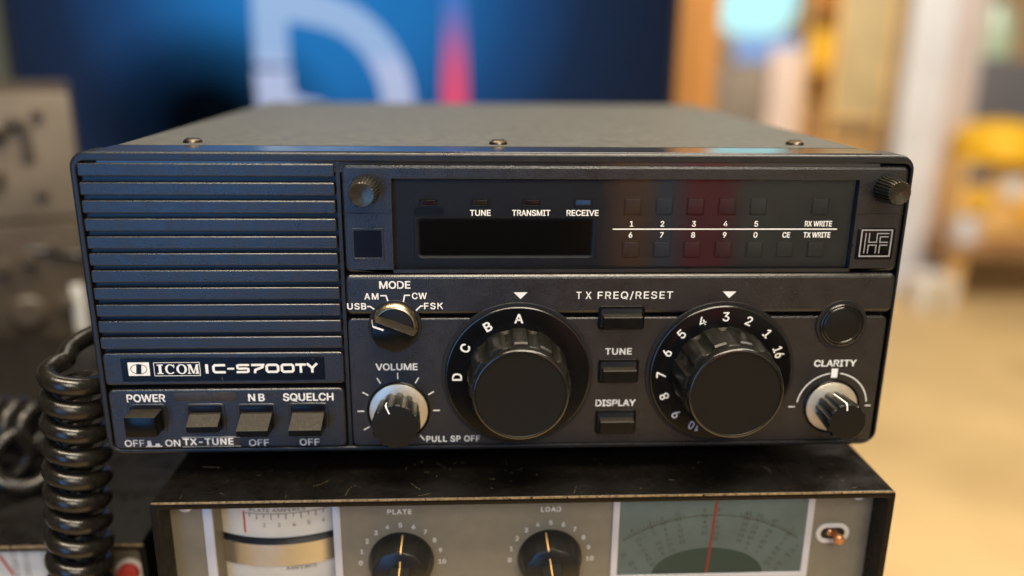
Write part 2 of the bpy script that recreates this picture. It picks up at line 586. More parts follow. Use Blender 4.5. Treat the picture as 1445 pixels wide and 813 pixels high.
serif_I(-128.9, 1.0)
ring_part(-125.1, 1.95, 42, 318, 0.85, 0.36)
L.flat([(-123.95, 36.0), (-123.6, 36.0), (-123.55, 37.35), (-123.85, 37.35)], Y)
ring_part(-120.9, 1.95, 0, 360, 0.85, 0.34)
xm = -116.6
for a, wd in ((-1.55, .42), (1.45, .8)):
    L.flat([(xm + a - wd / 2, bz), (xm + a + wd / 2, bz), (xm + a + wd / 2, bt), (xm + a - wd / 2, bt)], Y)
L.flat([(xm - 1.75, bt), (xm - .75, bt), (xm + .35, bz + .2), (xm - .2, bz)][::-1], Y - .004)
L.flat([(xm + 1.15, bt), (xm - .1, bz), (xm + .2, bz), (xm + 1.6, bt)], Y - .008)
for a, wd in ((-1.55, .62), (1.45, .75)):
    L.flat([(xm + a - wd, bz), (xm + a + wd, bz), (xm + a + wd, bz + .34), (xm + a - wd, bz + .34)], Y - .012)
L.flat([(xm - 2.2, bt - .34), (xm - 1.2, bt - .34), (xm - 1.2, bt), (xm - 2.2, bt)], Y - .012)
L.flat([(xm + 1.2, bt - .34), (xm + 2.2, bt - .34), (xm + 2.2, bt), (xm + 1.2, bt)], Y - .012)
# wide model lettering
mz0, mz1 = 33.6, 37.35


def wide(ch, x, wd):
    t = 0.92
    a, b, c, d = x + t / 2, x + wd - t / 2, mz0 + t / 2, mz1 - t / 2
    m = (c + d) / 2
    k = .55
    if ch == 'I':
        L.stroke([(x + t / 2, mz0), (x + t / 2, mz1)], t * 1.15, Y)
    elif ch == 'C':
        L.stroke([(b + t / 2, d), (a + k, d), (a, d - k), (a, c + k), (a + k, c), (b + t / 2, c)], t, Y)
    elif ch == '-':
        L.stroke([(x, m), (x + wd, m)], t * .8, Y)
    elif ch == 'S':
        L.stroke([(b + t * .4, d), (a + k, d), (a, d - k * .6), (a + .1, m + .2), (a + k, m), (b - k, m), (b, m - .2), (b, c + k * .6), (b - k, c), (a - t * .4, c)], t * .92, Y)
    elif ch == '7':
        L.stroke([(x, d), (b, d), (b - .3, m + .5), (a + 1.0, m - .6), (a + .75, mz0)], t, Y)
    elif ch == '0':
        L.stroke([(a + k, c), (b - k, c), (b, c + k), (b, d - k), (b - k, d), (a + k, d), (a, d - k), (a, c + k)], t, Y, True)
    elif ch == 'T':
        L.stroke([(x, d), (x + wd, d)], t, Y)
        L.stroke([(x + wd / 2, mz0), (x + wd / 2, d)], t, Y - .004)
    elif ch == 'Y':
        L.stroke([(x + .3, mz1), (x + wd / 2, m), (x + wd - .3, mz1)], t, Y)
        L.stroke([(x + wd / 2, mz0), (x + wd / 2, m + .2)], t, Y - .004)


for ch, x, wd in (('I', -112.0, 1), ('C', -109.5, 4.9), ('-', -103.9, 2.6), ('S', -100.6, 5.0), ('7', -94.9, 4.9), ('0', -89.6, 5.2), ('0', -83.9, 5.2), ('T', -78.3, 3.9), ('Y', -74.3, 4.5)):
    wide(ch, x, wd)
L.build("lettering", "white", nb)
emb.build("emblem", "ink", nb)

# ---- switch panel, lower left
swp = MB().rrect(-149.6, -60.3, 2.3, 27.1, 2.4, -0.3, 4, 0.8, 5).build("switch_panel", "face", rad)
t_ = MB()
Y = -0.42
t_.text("POWER", -135.4, 23.7, 3.0, Y, 14.2)
t_.text("NB", -93.9, 23.55, 2.9, Y, 6.0, track=1.25)
t_.text("SQUELCH", -74.2, 23.55, 3.0, Y, 19.0)
t_.text("OFF", -141.8, 4.85, 2.7, Y, 7.4, bold=.004)
t_.text("ON", -127.3, 4.75, 2.7, Y, 5.6, bold=.004)
t_.text("OFF", -94.3, 4.5, 2.7, Y, 7.6, bold=.004)
t_.text("OFF", -74.8, 4.5, 2.7, Y, 7.6, bold=.004)
t_.stroke([(-137.6, 3.45), (-131.4, 3.45)], .42, Y)
t_.flat([(-137.0, 3.5), (-135.4, 3.5), (-135.5, 5.9), (-136.9, 5.9)], Y - .004)
t_.flat([(-134.0, 3.5), (-132.2, 3.5), (-132.3, 4.6), (-133.9, 4.6)], Y - .004)
t_.build("lettering", "white", swp)
MB().rrect(-124.8, -101.6, 22.4, 25.7, .2, -0.37, 0, .05, 2).build("tape_strip", "tape", swp)
MB().rrect(-123.8, -101.2, 3.05, 7.2, .2, -0.37, 0, .05, 2).build("label_strip", "tape", swp)
t_ = MB().text("TX-TUNE", -113.7, 5.2, 2.7, -0.44, 19.0, track=1.08, bold=.016)
t_.stroke([(-123.7, 7.1), (-101.3, 7.1)], .16, -.44).stroke([(-123.7, 3.12), (-101.3, 3.12)], .12, -.44)
t_.build("label_lettering", "white", swp)
for i, (x0, x1, z0, z1, kind) in enumerate(((-142.8, -128.5, 9.2, 21.4, 0), (-121.0, -106.2, 9.0, 21.3, 1), (-101.6, -86.8, 8.8, 21.1, 2), (-82.1, -66.9, 9.0, 21.2, 2))):
    s_ = MB().frame((x0, x1, z0, z1), (x0 + 1.15, x1 - 1.15, z0 + 1.0, z1 - 1.1), 1.4, .6, -0.72, -0.1, .35, .35, 3).build("push_switch", "face", rad)
    MB().box(x0 + .6, x1 - .6, -0.34, -0.32, z0 + .6, z1 - .6).build("recess", "dark", s_)
    a, b = x0 + 1.6, x1 - 1.5
    if kind == 0:
        MB().box(a - .2, b + .1, -8.2, -0.2, 11.0, 19.2, .45).build("button", "key", s_, top="keytop")
    else:
        yf = -6.6 if kind == 1 else -9.6
        zt = 14.6 if kind == 1 else 14.1
        k = MB()
        side = [(-.2, 17.4), (-1.6, 17.2), (-2.4, 16.6), (yf + .3, zt), (yf, zt - .25), (yf, zt - 2.4), (yf + .3, zt - 2.7), (-.2, zt - 3.4)]
        k.loops([[(x, y, z) for y, z in side] for x in (a, a + .3, b - .3, b)], True, True)
        k.build("button", "key", s_, sharp=20, top="keytop")
        MB().box(x0 + 1.3, x1 - 1.3, -.5, -.36, zt + 3, z1 - 1.4, .05).build("slot_wall", "lens", s_)

# ---- display section
ds = MB().frame((-58.0, 151.1, 72.5, 113.1), (-40.0, 132.5, 72.9, 107.8), 2.6, .4, 0.3, 4, 1.5, .25, 5).build("display_surround", "face", rad)
for xa, xb in ((-57.6, -40.3), (132.8, 150.6)):
    MB().box(xa, xb, .22, .5, 95.0, 95.45).build("seam", "dark", ds)
db = MB().box(-40.3, 132.8, 3.4, 5.0, 72.6, 108.2).build("display_board", "board", rad)
for x in (48.8, 60.6, 72.4, 84.3, 96.2, 119.8):
    MB().rrect(x - 3.5, x + 3.5, 93.85, 100.75, .6, 3.3, 3.6, .05, 3).build("key_well", "ink", db)
    MB().rrect(x - 3.05, x + 3.05, 94.3, 100.3, .5, 2.85, 3.6, .4, 3).build("key", "boardkey", db)
for x in (48.8, 60.6, 72.2, 84.1, 96.1, 107.9, 119.8):
    MB().rrect(x - 3.5, x + 3.5, 77.45, 84.35, .6, 3.3, 3.6, .05, 3).build("key_well", "ink", db)
    MB().rrect(x - 3.05, x + 3.05, 77.9, 83.9, .5, 2.85, 3.6, .4, 3).build("key", "boardkey", db)
for x0, x1, m in ((-30.5, -23.4, "ledred"), (-11.5, -4.5, "ledamber"), (7.5, 14.6, "ledred"), (26.7, 33.7, "ledblue")):
    b_ = MB().frame((x0, x1, 97.2, 100.2), (x0 + .75, x1 - .75, 97.85, 99.55), .3, .2, 2.9, 3.6, .15, .3, 2).build("indicator_lamp", "dark", db)
    MB().rrect(x0 + .7, x1 - .7, 97.8, 99.6, .2, 3.2, 3.7, .2, 2).build("lens", m, b_)
bl = [(-32.1 + 10.5 * i / 14, 96.7 + rnd.uniform(-.15, .15)) for i in range(15)]
blob = [(x, 190.6 - z) for x, z in bl][::1] + [(-21.3, 95.3)] + bl[::-1] + [(-32.4, 95.3)]
MB().flat(blob, 3.3).build("ink_blot", "ink", db)
wd_ = MB().frame((-32.3, 35.5, 77.5, 93.5), (-29.8, 33.1, 79.2, 91.6), .3, .2, 2.7, 3.6, .1, 1.6, 2, yib=3.5).build("readout", "board", rad)
wd_.parent = db
MB().box(-30.2, 33.5, 3.3, 3.38, 78.9, 91.9).build("readout_filter", "readout", wd_)
t_ = MB()
Y = 2.05
t_.text("TUNE", -7.95, 95.05, 2.1, Y, 7.5)
t_.text("TRANSMIT", 10.85, 95.05, 2.1, Y, 14.0)
t_.text("RECEIVE", 29.9, 95.05, 2.1, Y, 11.8)
for i, x in enumerate((48.4, 60.0, 71.9, 83.9, 95.6)):
    t_.text("12345"[i], x, 90.95, 2.0, Y, bold=.01)
for i, x in enumerate((48.2, 60.0, 71.9, 83.9, 95.7)):
    t_.text("67890"[i], x, 86.7, 2.0, Y, bold=.01)
t_.text("CE", 107.5, 86.7, 2.0, Y, 2.8)
t_.text("RX WRITE", 119.4, 91.0, 2.0, Y, 10.3)
t_.text("TX WRITE", 119.3, 86.7, 2.0, Y, 10.3)
t_.flat([(41.4, 88.7), (126.8, 88.7), (126.8, 89.15), (41.4, 89.15)], Y)
glass_print = t_
MB().add([(-39.95, 2.1, 72.7), (132.45, 2.1, 72.7), (132.45, 2.1, 107.75), (-39.95, 2.1, 107.75)], [[0, 1, 2, 3]]).build("display_glass", "glass", rad)
glass_print.build("lettering", "white", bpy.data.objects["display_glass"])
sq = MB().frame((-55.0, -43.4, 77.8, 89.7), (-54.2, -44.2, 78.6, 88.9), .4, .3, 0.0, .6, .15, .15, 2).build("square_window", "face", rad)
MB().box(-54.3, -44.1, .12, .5, 78.5, 89.0).build("lens", "lens", sq)
hf = MB().rrect(134.0, 148.6, 77.4, 89.8, .8, -0.1, .7, .5, 3).build("badge", "gloss", rad)
e_ = MB()
X0, X1, Z0, Z1, Y = 135.6, 147.2, 78.9, 89.0, -0.16


def hfl(*pts):
    e_.stroke([(X0 + a * (X1 - X0), Z1 - b * (Z1 - Z0)) for a, b in pts], .40, Y)


e_.stroke([(X0, Z0), (X1, Z0), (X1, Z1), (X0, Z1)], .55, Y, True)
hfl((.14, .11), (.14, .89))
hfl((.26, .11), (.26, .46), (.52, .46), (.52, .13), (.91, .13))
hfl((.90, .255), (.63, .255), (.63, .465), (.90, .465))
hfl((.26, .89), (.26, .575), (.52, .575), (.52, .89))
hfl((.64, .89), (.64, .575), (.90, .575))
e_.build("emblem", "emblem", hf)

# ---- upper control strip
us = MB().rrect(-58.0, 150.8, 56.7, 72.3, 2.2, -1.2, 4, 1.5, 5).build("upper_strip", "face", rad)
t_ = MB()
Y = -1.28
t_.text("MODE", -39.7, 68.55, 2.75, Y, 11.3)
t_.text("AM", -48.5, 64.15, 2.35, Y, 5.1, track=1.2)
t_.text("CW", -30.7, 64.25, 2.35, Y, 5.4, track=1.1)
t_.text("USB", -54.05, 60.3, 2.35, Y, 6.9, track=1.1)
t_.text("FSK", -25.5, 60.3, 2.35, Y, 6.9, track=1.15)
t_.stroke([(-45.2, 64.4), (-43.1, 64.4), (-42.2, 61.5)], .5, Y)
t_.stroke([(-34.2, 64.5), (-36.2, 64.5), (-36.8, 61.5)], .5, Y)
t_.stroke([(-50.2, 60.2), (-49.1, 60.2), (-47.1, 58.7)], .5, Y)
t_.stroke([(-29.3, 60.3), (-30.3, 60.3), (-32.1, 58.5)], .5, Y)
for x in (7.1, 86.6):
    t_.flat([(x, 62.9), (x + 2.6, 65.5), (x - 2.6, 65.5)], Y)
t_.text("TX", 31.0, 64.2, 2.75, Y, 5.6, track=1.6, bold=.006)
t_.text("FREQ/RESET", 50.6, 64.2, 2.75, Y, 28.6, track=1.15, bold=.006)
t_.build("lettering", "white", us)

# ---- lower control panel
lp = MB().rrect(-57.9, 149.9, 2.4, 55.2, 2.2, -0.5, 4, 0.7, 5).build("control_panel", "face", rad)
t_ = MB()
Y = -0.58
t_.text("VOLUME", -40.0, 35.7, 2.6, Y, 15.8)
t_.text("PULL SP OFF", -18.7, 5.2, 2.4, Y, 21.0, track=1.08, bold=.006)
t_.text("TUNE", 45.35, 41.35, 2.5, Y, 10.2, track=1.05)
t_.text("DISPLAY", 45.2, 19.8, 2.6, Y, 15.6)
t_.text("CLARITY", 131.5, 35.7, 2.6, Y, 16.8)
vc = (-39.7, 17.4)
for k in range(-4, 5):
    if k in (-4,):
        pass
    a = radians(90 - 30 * k)
    if k == 4:
        a = radians(90 - 30 * 4.75)
    t_.stroke([(vc[0] + 13.3 * cos(a), vc[1] + 13.3 * sin(a)), (vc[0] + 15.9 * cos(a), vc[1] + 15.9 * sin(a))], .42, Y)
cc = (132.0, 17.3)
t_.stroke(circ(*cc, 14.2, 172, 98, 24), .42, Y).stroke(circ(*cc, 14.2, 82, 8, 24), .42, Y)
t_.flat([(130.4, 29.6), (132.9, 29.6), (132.9, 33.4), (130.4, 33.4)], Y)
t_.stroke([(114.6, 17.3), (117.2, 17.3)], .4, Y).stroke([(145.7, 17.5), (148.0, 17.5)], .4, Y)
t_.build("lettering", "white", lp)
# raised dark discs give the shade of wells round dials, jack and mode knob
for c, r, y in (((6.4, 32.2), 29.3, -1.32), ((85.6, 32.2), 29.3, -1.32), ((131.8, 51.8), 10.0, -1.32), ((-40.1, 52.6), 10.0, -1.32)):
    MB().lathe(c, [(r, 0), (r, y + .1), (r - .1, y)], 72).build("well_shade", "dark", lp)


# ---- knobs
def knob_outline(nfl, depth, width=0.42, ph=0.0):
    def rf(a, r, t):
        u = ((a + ph) * nfl / (2 * pi)) % 1.0
        d = abs(u - 0.5) * 2                       # 0 at flute centre
        return 1 - depth * max(0.0, 1 - (d / width) ** 2) ** 0.5 if d < width else 1.0
    return rf


def big_knob(c, kind, yk, phase):
    k = MB().lathe(c, [(27.9, -1.3), (27.9, -2.2), (27.6, -2.6), (27.0, -2.7), (18, -2.7)], 96, cap1=True).build("channel_dial", "gloss", rad)
    t = MB()
    if kind == 'letters':
        for ch, ang in (("A", 90), ("B", 90 + 30), ("C", 90 + 60), ("D", 90 + 90)):
            a = radians(ang)
            t.text(ch, c[0] + 23.4 * cos(a), c[1] + 23.4 * sin(a), 3.5, -2.78, rot=a - pi / 2, bold=.013)
    else:
        for i, ch in enumerate(("3", "4", "5", "6", "7", "8", "9", "10", "", "", "", "", "", "16", "1", "2")):
            if not ch:                                # hidden behind the knob in this setting
                continue
            a = radians(90 + 22.5 * i)
            t.text(ch, c[0] + 23.6 * cos(a), c[1] + 23.6 * sin(a), 3.5, -2.78, rot=a - pi / 2, bold=.008, width=4.3 if len(ch) == 2 else None)
    t.build("lettering", "white", k)
    MB().lathe(c, [(27.95, -2.0), (27.92, -2.45), (27.65, -2.72), (27.35, -2.76)], 96, cap1=False).build("rim", "rim", k, sharp=60)
    rf = knob_outline(12, 0.066, 0.50, phase)
    rf0 = lambda a, r, t_: rf(a, r, t_)
    b = MB()
    n = 240
    rings = []
    for r, y, f in ((19.7, -2.6, 0.35), (19.6, -4, 1), (19.0, yk + 5.2, 1), (18.4, yk + 4.4, 0.85), (17.2, yk + 4.2, 0), (17.0, yk + 4.0, 0)):
        rings.append([(c[0] + r * (1 - (1 - rf(2 * pi * i / n, r, 0)) * f) * cos(2 * pi * i / n), y, c[1] + r * (1 - (1 - rf(2 * pi * i / n, r, 0)) * f) * sin(2 * pi * i / n)) for i in range(n)])
    b.loops(rings, False, True)
    b.build("fluted_grip", "knob", k, sharp=28)
    MB().lathe(c, [(17.3, yk + 4.3), (17.75, yk + 3.6), (17.75, yk + 1.0), (17.5, yk + .35), (16.9, yk), (16.5, yk + .05), (16.3, yk + .35), (15.9, yk + .4)], 96).build("cap", "cap", k)
    MB().lathe(c, [(17.78, yk + .9), (17.70, yk + .42), (17.45, yk + .12), (17.05, yk - .03), (16.6, yk - .02)], 96, cap1=False).build("cap_rim", "rim", k, sharp=60)


big_knob((6.5, 32.2), 'letters', -21.3, radians(0))
big_knob((85.6, 32.3), 'numbers', -22.3, radians(11))


def small_knob(name, c, rs, rb, yk, nfl, pang, front=None):
    k = MB().lathe(c, [(rs + .9, -.5), (rs + .9, -1.1), (rs + .6, -1.25), (rs + .3, -1.0)], 64).build(name, "gloss", rad)
    MB().lathe(c, [(rs + .1, -.6), (rs, -1.0), (rs - .15, -1.2), (rb - 1.3, -2.0)], 64).build("skirt", "chrome", k)
    rf = knob_outline(nfl, 0.12, 0.55, 0.1)
    n = 180
    rings = []
    for r, y, f in ((rb - 1.0, -1.7, 1), (rb - .1, yk + 1.0, 1), (rb - .3, yk + .35, .7), (rb - .8, yk, .25), (rb - 1.2, yk - .02, 0)):
        rings.append([(c[0] + r * (1 - (1 - rf(2 * pi * i / n, r, 0)) * f) * cos(2 * pi * i / n), y, c[1] + r * (1 - (1 - rf(2 * pi * i / n, r, 0)) * f) * sin(2 * pi * i / n)) for i in range(n)])
    MB().loops(rings, False, True).build("grip", "knob", k, sharp=28)
    MB().lathe(c, [(rb - .95, yk + .1), (rb - .95, yk - .04), (rb - 1.15, yk - .07)], 64).build("cap", "cap", k)
    a = radians(pang)
    d = Vector((cos(a), sin(a)))
    nrm = Vector((-d.y, d.x))
    hw = .3
    vs = []
    for r, y in ((rb - 1.15, -3.4), (rb + .03, yk + .6), (rb - .7, yk - .14), (rb * .62, yk - .12)):
        for q in (-hw, hw):
            p = Vector(c) + d * r + nrm * q
            vs.append((p.x, y, p.y))
    MB().add(vs, [[0, 1, 3, 2], [2, 3, 5, 4], [4, 5, 7, 6]]).build("pointer", "white", k)
    return k


small_knob("volume_knob", (-39.7, 17.4), 11.3, 9.3, -15.0, 12, 112)
small_knob("clarity_knob", (132.0, 17.3), 10.3, 7.9, -15.5, 12, 98)

# mode selector
mc = (-40.1, 52.6)
mk = MB().lathe(mc, [(9.1, -1.2), (9.0, -2.0), (8.7, -2.6), (7.9, -3.4), (7.3, -3.6), (7.1, -3.3), (7.1, -2.0), (6.0, -2.0)], 64).build("mode_knob", "brassy", rad)
MB().lathe(mc, [(7.15, -2.0), (7.1, -2.3), (6.9, -2.35)], 48).build("socket", "dark", mk)
a0 = radians(-22)
nv = Vector((sin(-a0), cos(-a0)))
nv = Vector((sin(radians(22)), cos(radians(22))))
pts = []
for i in range(120):
    a = 2 * pi * i / 120
    p = Vector((8.7 * cos(a), 8.7 * sin(a)))
    e = p.dot(nv)
    if e > 2.0:
        p = p - nv * (e - 2.0)
    if e < -8.1:
        p = p - nv * (e + 8.1)
    pts.append(p)
rings = []
for s_, y in ((1.02, -1.9), (.89, -9.4), (.865, -9.85), (.83, -9.95)):
    rings.append([(mc[0] + p.x * s_, y, mc[1] + p.y * s_) for p in pts])
MB().loops(rings, False, True).build("grip", "key", mk, sharp=25, top="keytop")
d = Vector((cos(radians(160)), sin(radians(160))))
q = Vector((-d.y, d.x)) * .34
vs = []
for r, y in ((8.86, -3.2), (7.82, -9.45), (7.4, -10.05), (3.6, -10.03)):
    for s_ in (-1, 1):
        p = Vector(mc) + d * r + q * s_
        vs.append((p.x, y, p.y))
MB().add(vs, [[0, 1, 3, 2], [2, 3, 5, 4], [4, 5, 7, 6]]).build("pointer", "white", mk)

# small knurled screws of the display section
for c, yk, r0 in (((-49.4, 103.8), -10.5, 4.7), ((142.8, 104.6), -10.0, 4.6)):
    k = MB().lathe(c, [(5.6, .2), (5.6, .12), (5.2, .1)], 40).build("trim_knob", "dark", rad)
    n = 144
    rings = []
    for r, y, f in ((r0 + .5, .3, 1), (r0 + .3, -2, 1), (r0, yk + 1.2, 1), (r0 - .35, yk + .2, .4), (r0 - .6, yk, 0), (r0 * .5, yk + .3, 0), (.2, yk + .6, 0)):
        rings.append([(c[0] + r * (1 - .13 * f * (i % 6 < 3)) * cos(2 * pi * i / n), y, c[1] + r * (1 - .13 * f * (i % 6 < 3)) * sin(2 * pi * i / n)) for i in range(n)])
    MB().loops(rings, False, True).build("knurled_grip", "knurl", k, sharp=25)

# push buttons
for x0, x1, z0, z1, yb, mt in ((37.0, 54.4, 50.6, 59.8, -1.25, 0), (37.8, 53.4, 28.4, 38.0, -.55, 1), (37.5, 53.4, 6.6, 16.6, -.55, 1)):
    k = MB().rrect(x0, x1, z0, z1, 1.2, yb - .15, 0, .1, 3).build("push_button", "dark", rad)
    MB().frame((x0 - .2, x1 + .2, z0 - .2, z1 + .2), (x0 + .9, x1 - .9, z0 + .9, z1 - .9), 1.2, .6, yb - .3, yb + .2, .2, .2, 3).build("collar", "gloss", k)
    b = MB()
    xa, xb, za, zb = x0 + 1.5, x1 - 1.3, z0 + 1.3, z1 - 3.0
    side = [(yb, zb), (yb - 3.5, zb - .15), (yb - 3.8, zb - .5), (yb - 3.6, za + .2), (yb - 3.3, za), (yb, za)]
    b.loops([[(x, y, z) for y, z in side] for x in (xa, xa + .3, xb - .3, xb)], True, True)
    b.build("button", "key", k, sharp=20, top="keytop")
# headphone jack
jk = MB().lathe((131.8, 51.8), [(8.6, -1.2), (8.6, -1.8), (8.35, -2.1), (8.1, -2.15), (7.9, -1.8), (7.45, -1.8), (7.3, -2.1), (7.05, -2.15), (6.85, -1.8), (6.7, -1.6)], 72).build("jack_socket", "rim", rad, sharp=60)
MB().lathe((131.8, 51.8), [(6.8, -1.4), (6.75, -1.65), (6.5, -1.75), (1, -1.75)], 56).build("socket_plug", "cap", jk)

# ================================================================== the amplifier below
amp = thing("linear_amplifier", "black cased amplifier with grey panel and meters under the radio", "amplifier")
# case shell with an open front, 10 mm deep
cs = MB()
O = (-131.0, 153.0, -168.0, -9.6)
I = (-128.0, 150.2, -165.0, -12.8)
cs.frame(O, I, 2.2, 1.2, -20, 300, .5, .4, 4, yib=-8)
cs.add([(O[0] + 1, 300, O[2] + 1), (O[1] - 1, 300, O[2] + 1), (O[1] - 1, 300, O[3] - 1), (O[0] + 1, 300, O[3] - 1)], [[0, 3, 2, 1]])
cs.build("case", "ampcase", amp)
MB().box(-130.2, 152.2, -20.45, -19.75, -10.4, -9.75, .1).build("worn_edge", "ampedge", amp)
ap = MB().frame((-128.5, 150.6, -166, -12.4), (-111.7, -66.0, -100, -16.0), .5, .4, -9, -4, .1, .1, 2, yib=20).build("front_panel", "amppanel", amp)
MB().box(-112.2, -65.6, 18, 20, -100, -15).build("drum_backing", "dark", ap)
for x0, x1 in ((-115.6, -112.0), (-65.8, -62.9)):
    MB().box(x0, x1, -9.7, -8.8, -100, -15.5, .1).build("trim_strip", "amptrim", ap)
# edgewise meter drum
dr = thing("meter_drum", None, None)
dr.parent = amp
dc = (-89.6, 44.0)
RD = 48.5


def drum(z0, z1, r, name, m, par):
    k = MB()
    vs, fs = [], []
    n = 40
    for z in (z0, z1):
        for i in range(n + 1):
            a = radians(-90 - 29 + 58 * i / n)
            vs.append((dc[0] + r * cos(a), dc[1] + r * sin(a), z))
    for i in range(n):
        fs.append([i, i + 1, n + 2 + i, n + 1 + i])
    # top and bottom lips
    k.add(vs, fs)
    for z in (z0, z1):
        vs2 = []
        for i in range(n + 1):
            a = radians(-90 - 29 + 58 * i / n)
            vs2 += [(dc[0] + r * cos(a), dc[1] + r * sin(a), z), (dc[0] + (r - 6) * cos(a), dc[1] + (r - 6) * sin(a), z)]
        k.add(vs2, [[2 * i, 2 * i + 2, 2 * i + 3, 2 * i + 1] for i in range(n)])
    return k.build(name, m, par)


drum(-19.5, -12.5, RD + 1.5, "drum_rim", "drum", dr)
drum(-20.6, -19.5, RD + 2.0, "rim_line", "dark", dr)
drum(-35.4, -20.6, RD, "scale_band", "drum", dr)
drum(-37.2, -35.4, RD + .3, "shadow_line", "dark", dr)
drum(-47.0, -37.2, RD + 2.4, "brass_band", "brass", dr)
drum(-95, -47.0, RD, "lower_scale_band", "drum", dr)


def ondrum(x, z):
    a = (x - dc[0]) / RD
    return (dc[0] + (RD + .12) * sin(a), dc[1] - (RD + .12) * cos(a), z)


t_ = MB()
t_.text("PLATE AMPERES", -88.5, -23.0, 1.5, 0, 22.0, map3=ondrum, bold=0)
t_.text("AMPERES", -80.5, -49.5, 1.7, 0, 12.0, map3=ondrum, bold=0)
for i in range(11):
    x = -99.6 + i * 2.9
    h = 2.6 if i % 2 else 1.7
    t_.add([ondrum(x - .16, -24.6 - h), ondrum(x + .16, -24.6 - h), ondrum(x + .16, -24.6), ondrum(x - .16, -24.6)], [[0, 1, 2, 3]])
for i in range(12):
    x = -101.4 + i * 2.7
    t_.add([ondrum(x, -24.7), ondrum(x + 2.7, -24.7), ondrum(x + 2.7, -24.45), ondrum(x, -24.45)], [[0, 1, 2, 3]])
for i, ch in enumerate("23456"):
    t_.text(ch, -93.8 + i * 5.8, -29.6, 1.7, 0, map3=ondrum, bold=0)
t_.build("lettering", "inkprint", dr)
MB().add([ondrum(-102.4, -33.6), ondrum(-101.6, -33.6), ondrum(-101.6, -24.0), ondrum(-102.4, -24.0)], [[0, 1, 2, 3]]).build("red_mark", "redink", dr)
# knobs with numbered scales
for cx, word, ang in ((-39.6, "PLATE", 86), (19.9, "LOAD", 99)):
    c = (cx, -44.0)
    t = MB()
    t.text(word, cx + (-.2 if word == "PLATE" else 0), -21.8, 2.0, -9.12, 9.4 if word == "PLATE" else 7.8, track=1.15)
    for i in range(11):
        a = radians(182 - 18.4 * i)
        t.text(str(i), cx + 16.2 * cos(a), c[1] + 16.2 * sin(a), 1.9, -9.12, bold=.004)
    t.build("lettering", "ampprint", ap)
    k = MB()
    n = 120
    rings = []
    for r, y, f in ((13.0, -9.0, 0), (12.9, -10.2, .0), (12.3, -12.4, .6), (11.4, -18.0, 1), (10.8, -19.2, .6), (9.6, -19.8, 0)):
        rings.append([(c[0] + r * (1 - .05 * f * (0.5 + 0.5 * cos(10 * 2 * pi * i / n))) * cos(2 * pi * i / n), y, c[1] + r * (1 - .05 * f * (0.5 + .5 * cos(10 * 2 * pi * i / n))) * sin(2 * pi * i / n)) for i in range(n)])
    k.loops(rings, False, True)
    kb = k.build("control_knob", "ampknob", amp)
    a = radians(ang)
    d = Vector((cos(a), sin(a)))
    q = Vector((-d.y, d.x)) * .32
    vs = []
    for r, y in ((12.9, -10.9), (12.2, -13.2), (11.55, -18.2), (10.8, -19.5), (4.4, -20.0)):
        for s_ in (-1, 1):
            p = Vector(c) + d * r + q * s_
            vs.append((p.x, y, p.y))
    MB().add(vs, [[0, 1, 3, 2], [2, 3, 5, 4], [4, 5, 7, 6], [6, 7, 9, 8]]).build("pointer", "pointer", kb)
    # raised grip bar
    nv = Vector((-d.y, d.x))
    g = MB()
    pr = []
    for sgn, u in ((1, 4.2), (1, -11), (-1, -11), (-1, 4.2)):
        p = Vector(c) + d * u + nv * sgn * 3.6
        pr.append((p.x, p.y))
    if (pr[1][0] - pr[0][0]) * (pr[2][1] - pr[1][1]) - (pr[1][1] - pr[0][1]) * (pr[2][0] - pr[1][0]) < 0:
        pr = pr[::-1]
    gb_ = g.prism(pr, -26.5, -19.7).build("grip_bar", "ampknob", kb)
    vs = []
    for u, y in ((4.3, -20.0), (4.3, -26.6), (-11, -26.6)):
        for s_ in (-1, 1):
            p = Vector(c) + d * u + q * s_
            vs.append((p.x, y, p.y))
    MB().add(vs, [[0, 1, 3, 2], [2, 3, 5, 4]]).build("bar_pointer", "pointer", kb)
# wide tuning dial window
wf = MB().frame((44.6, 126.2, -55.0, -14.0), (47.3, 123.4, -52.4, -16.4), .3, .2, -9.9, -8.9, .15, .3, 2, yib=-8.9).build("dial_window", "amptrim", amp)
MB().box(46.5, 124.2, -9.3, -9.1, -53, -16).build("dial_face", "dialface", wf)
hub = [(84.5 + 23 * cos(radians(a)), -53 + 12.5 * sin(radians(a))) for a in range(0, 181, 6)]
MB().flat(hub, -9.42).build("dial_hub", "dialdark", wf)
t_ = MB()
hx, hz = 85.0, -88.0
for a in (128, 120, 113, 108.5, 103, 93, 88, 77, 72.5, 66.5, 59, 53):
    for i, r in enumerate([44 + 2.6 * j for j in range(9)]):
        x, z = hx + r * cos(radians(a)), hz + r * sin(radians(a))
        if not (48.5 < x < 122 and -51 < z < -17.5):
            continue
        if (x - 84.5) ** 2 / 24 ** 2 + (z + 53) ** 2 / 14.5 ** 2 < 1:
            continue
        rr = radians(a) - pi / 2
        if rnd.random() < .9:
            t_.text(str(rnd.randint(0, 9)) + rnd.choice(("", "5", "0")), x, z, 1.5, -9.45, rot=rr, bold=0)
t_.stroke(circ(hx, hz, 62.5, 55, 125, 40), .3, -9.44)
for i in range(56):
    a = radians(56 + i * 1.24)
    x, z = hx + 62.5 * cos(a), hz + 62.5 * sin(a)
    if -51 < z < -26.5:
        t_.stroke([(x, z), (x + 1.6 * cos(a), z + 1.6 * sin(a))], .25, -9.44)
t_.build("dial_print", "dialink", wf)
MB().add([(84.2 - .5, -9.6, -52.3), (84.2 + .5, -9.6, -52.3), (86.4 + .5, -9.6, -16.5), (86.4 - .5, -9.6, -16.5)], [[0, 1, 2, 3]]).build("needle", "redink", wf)
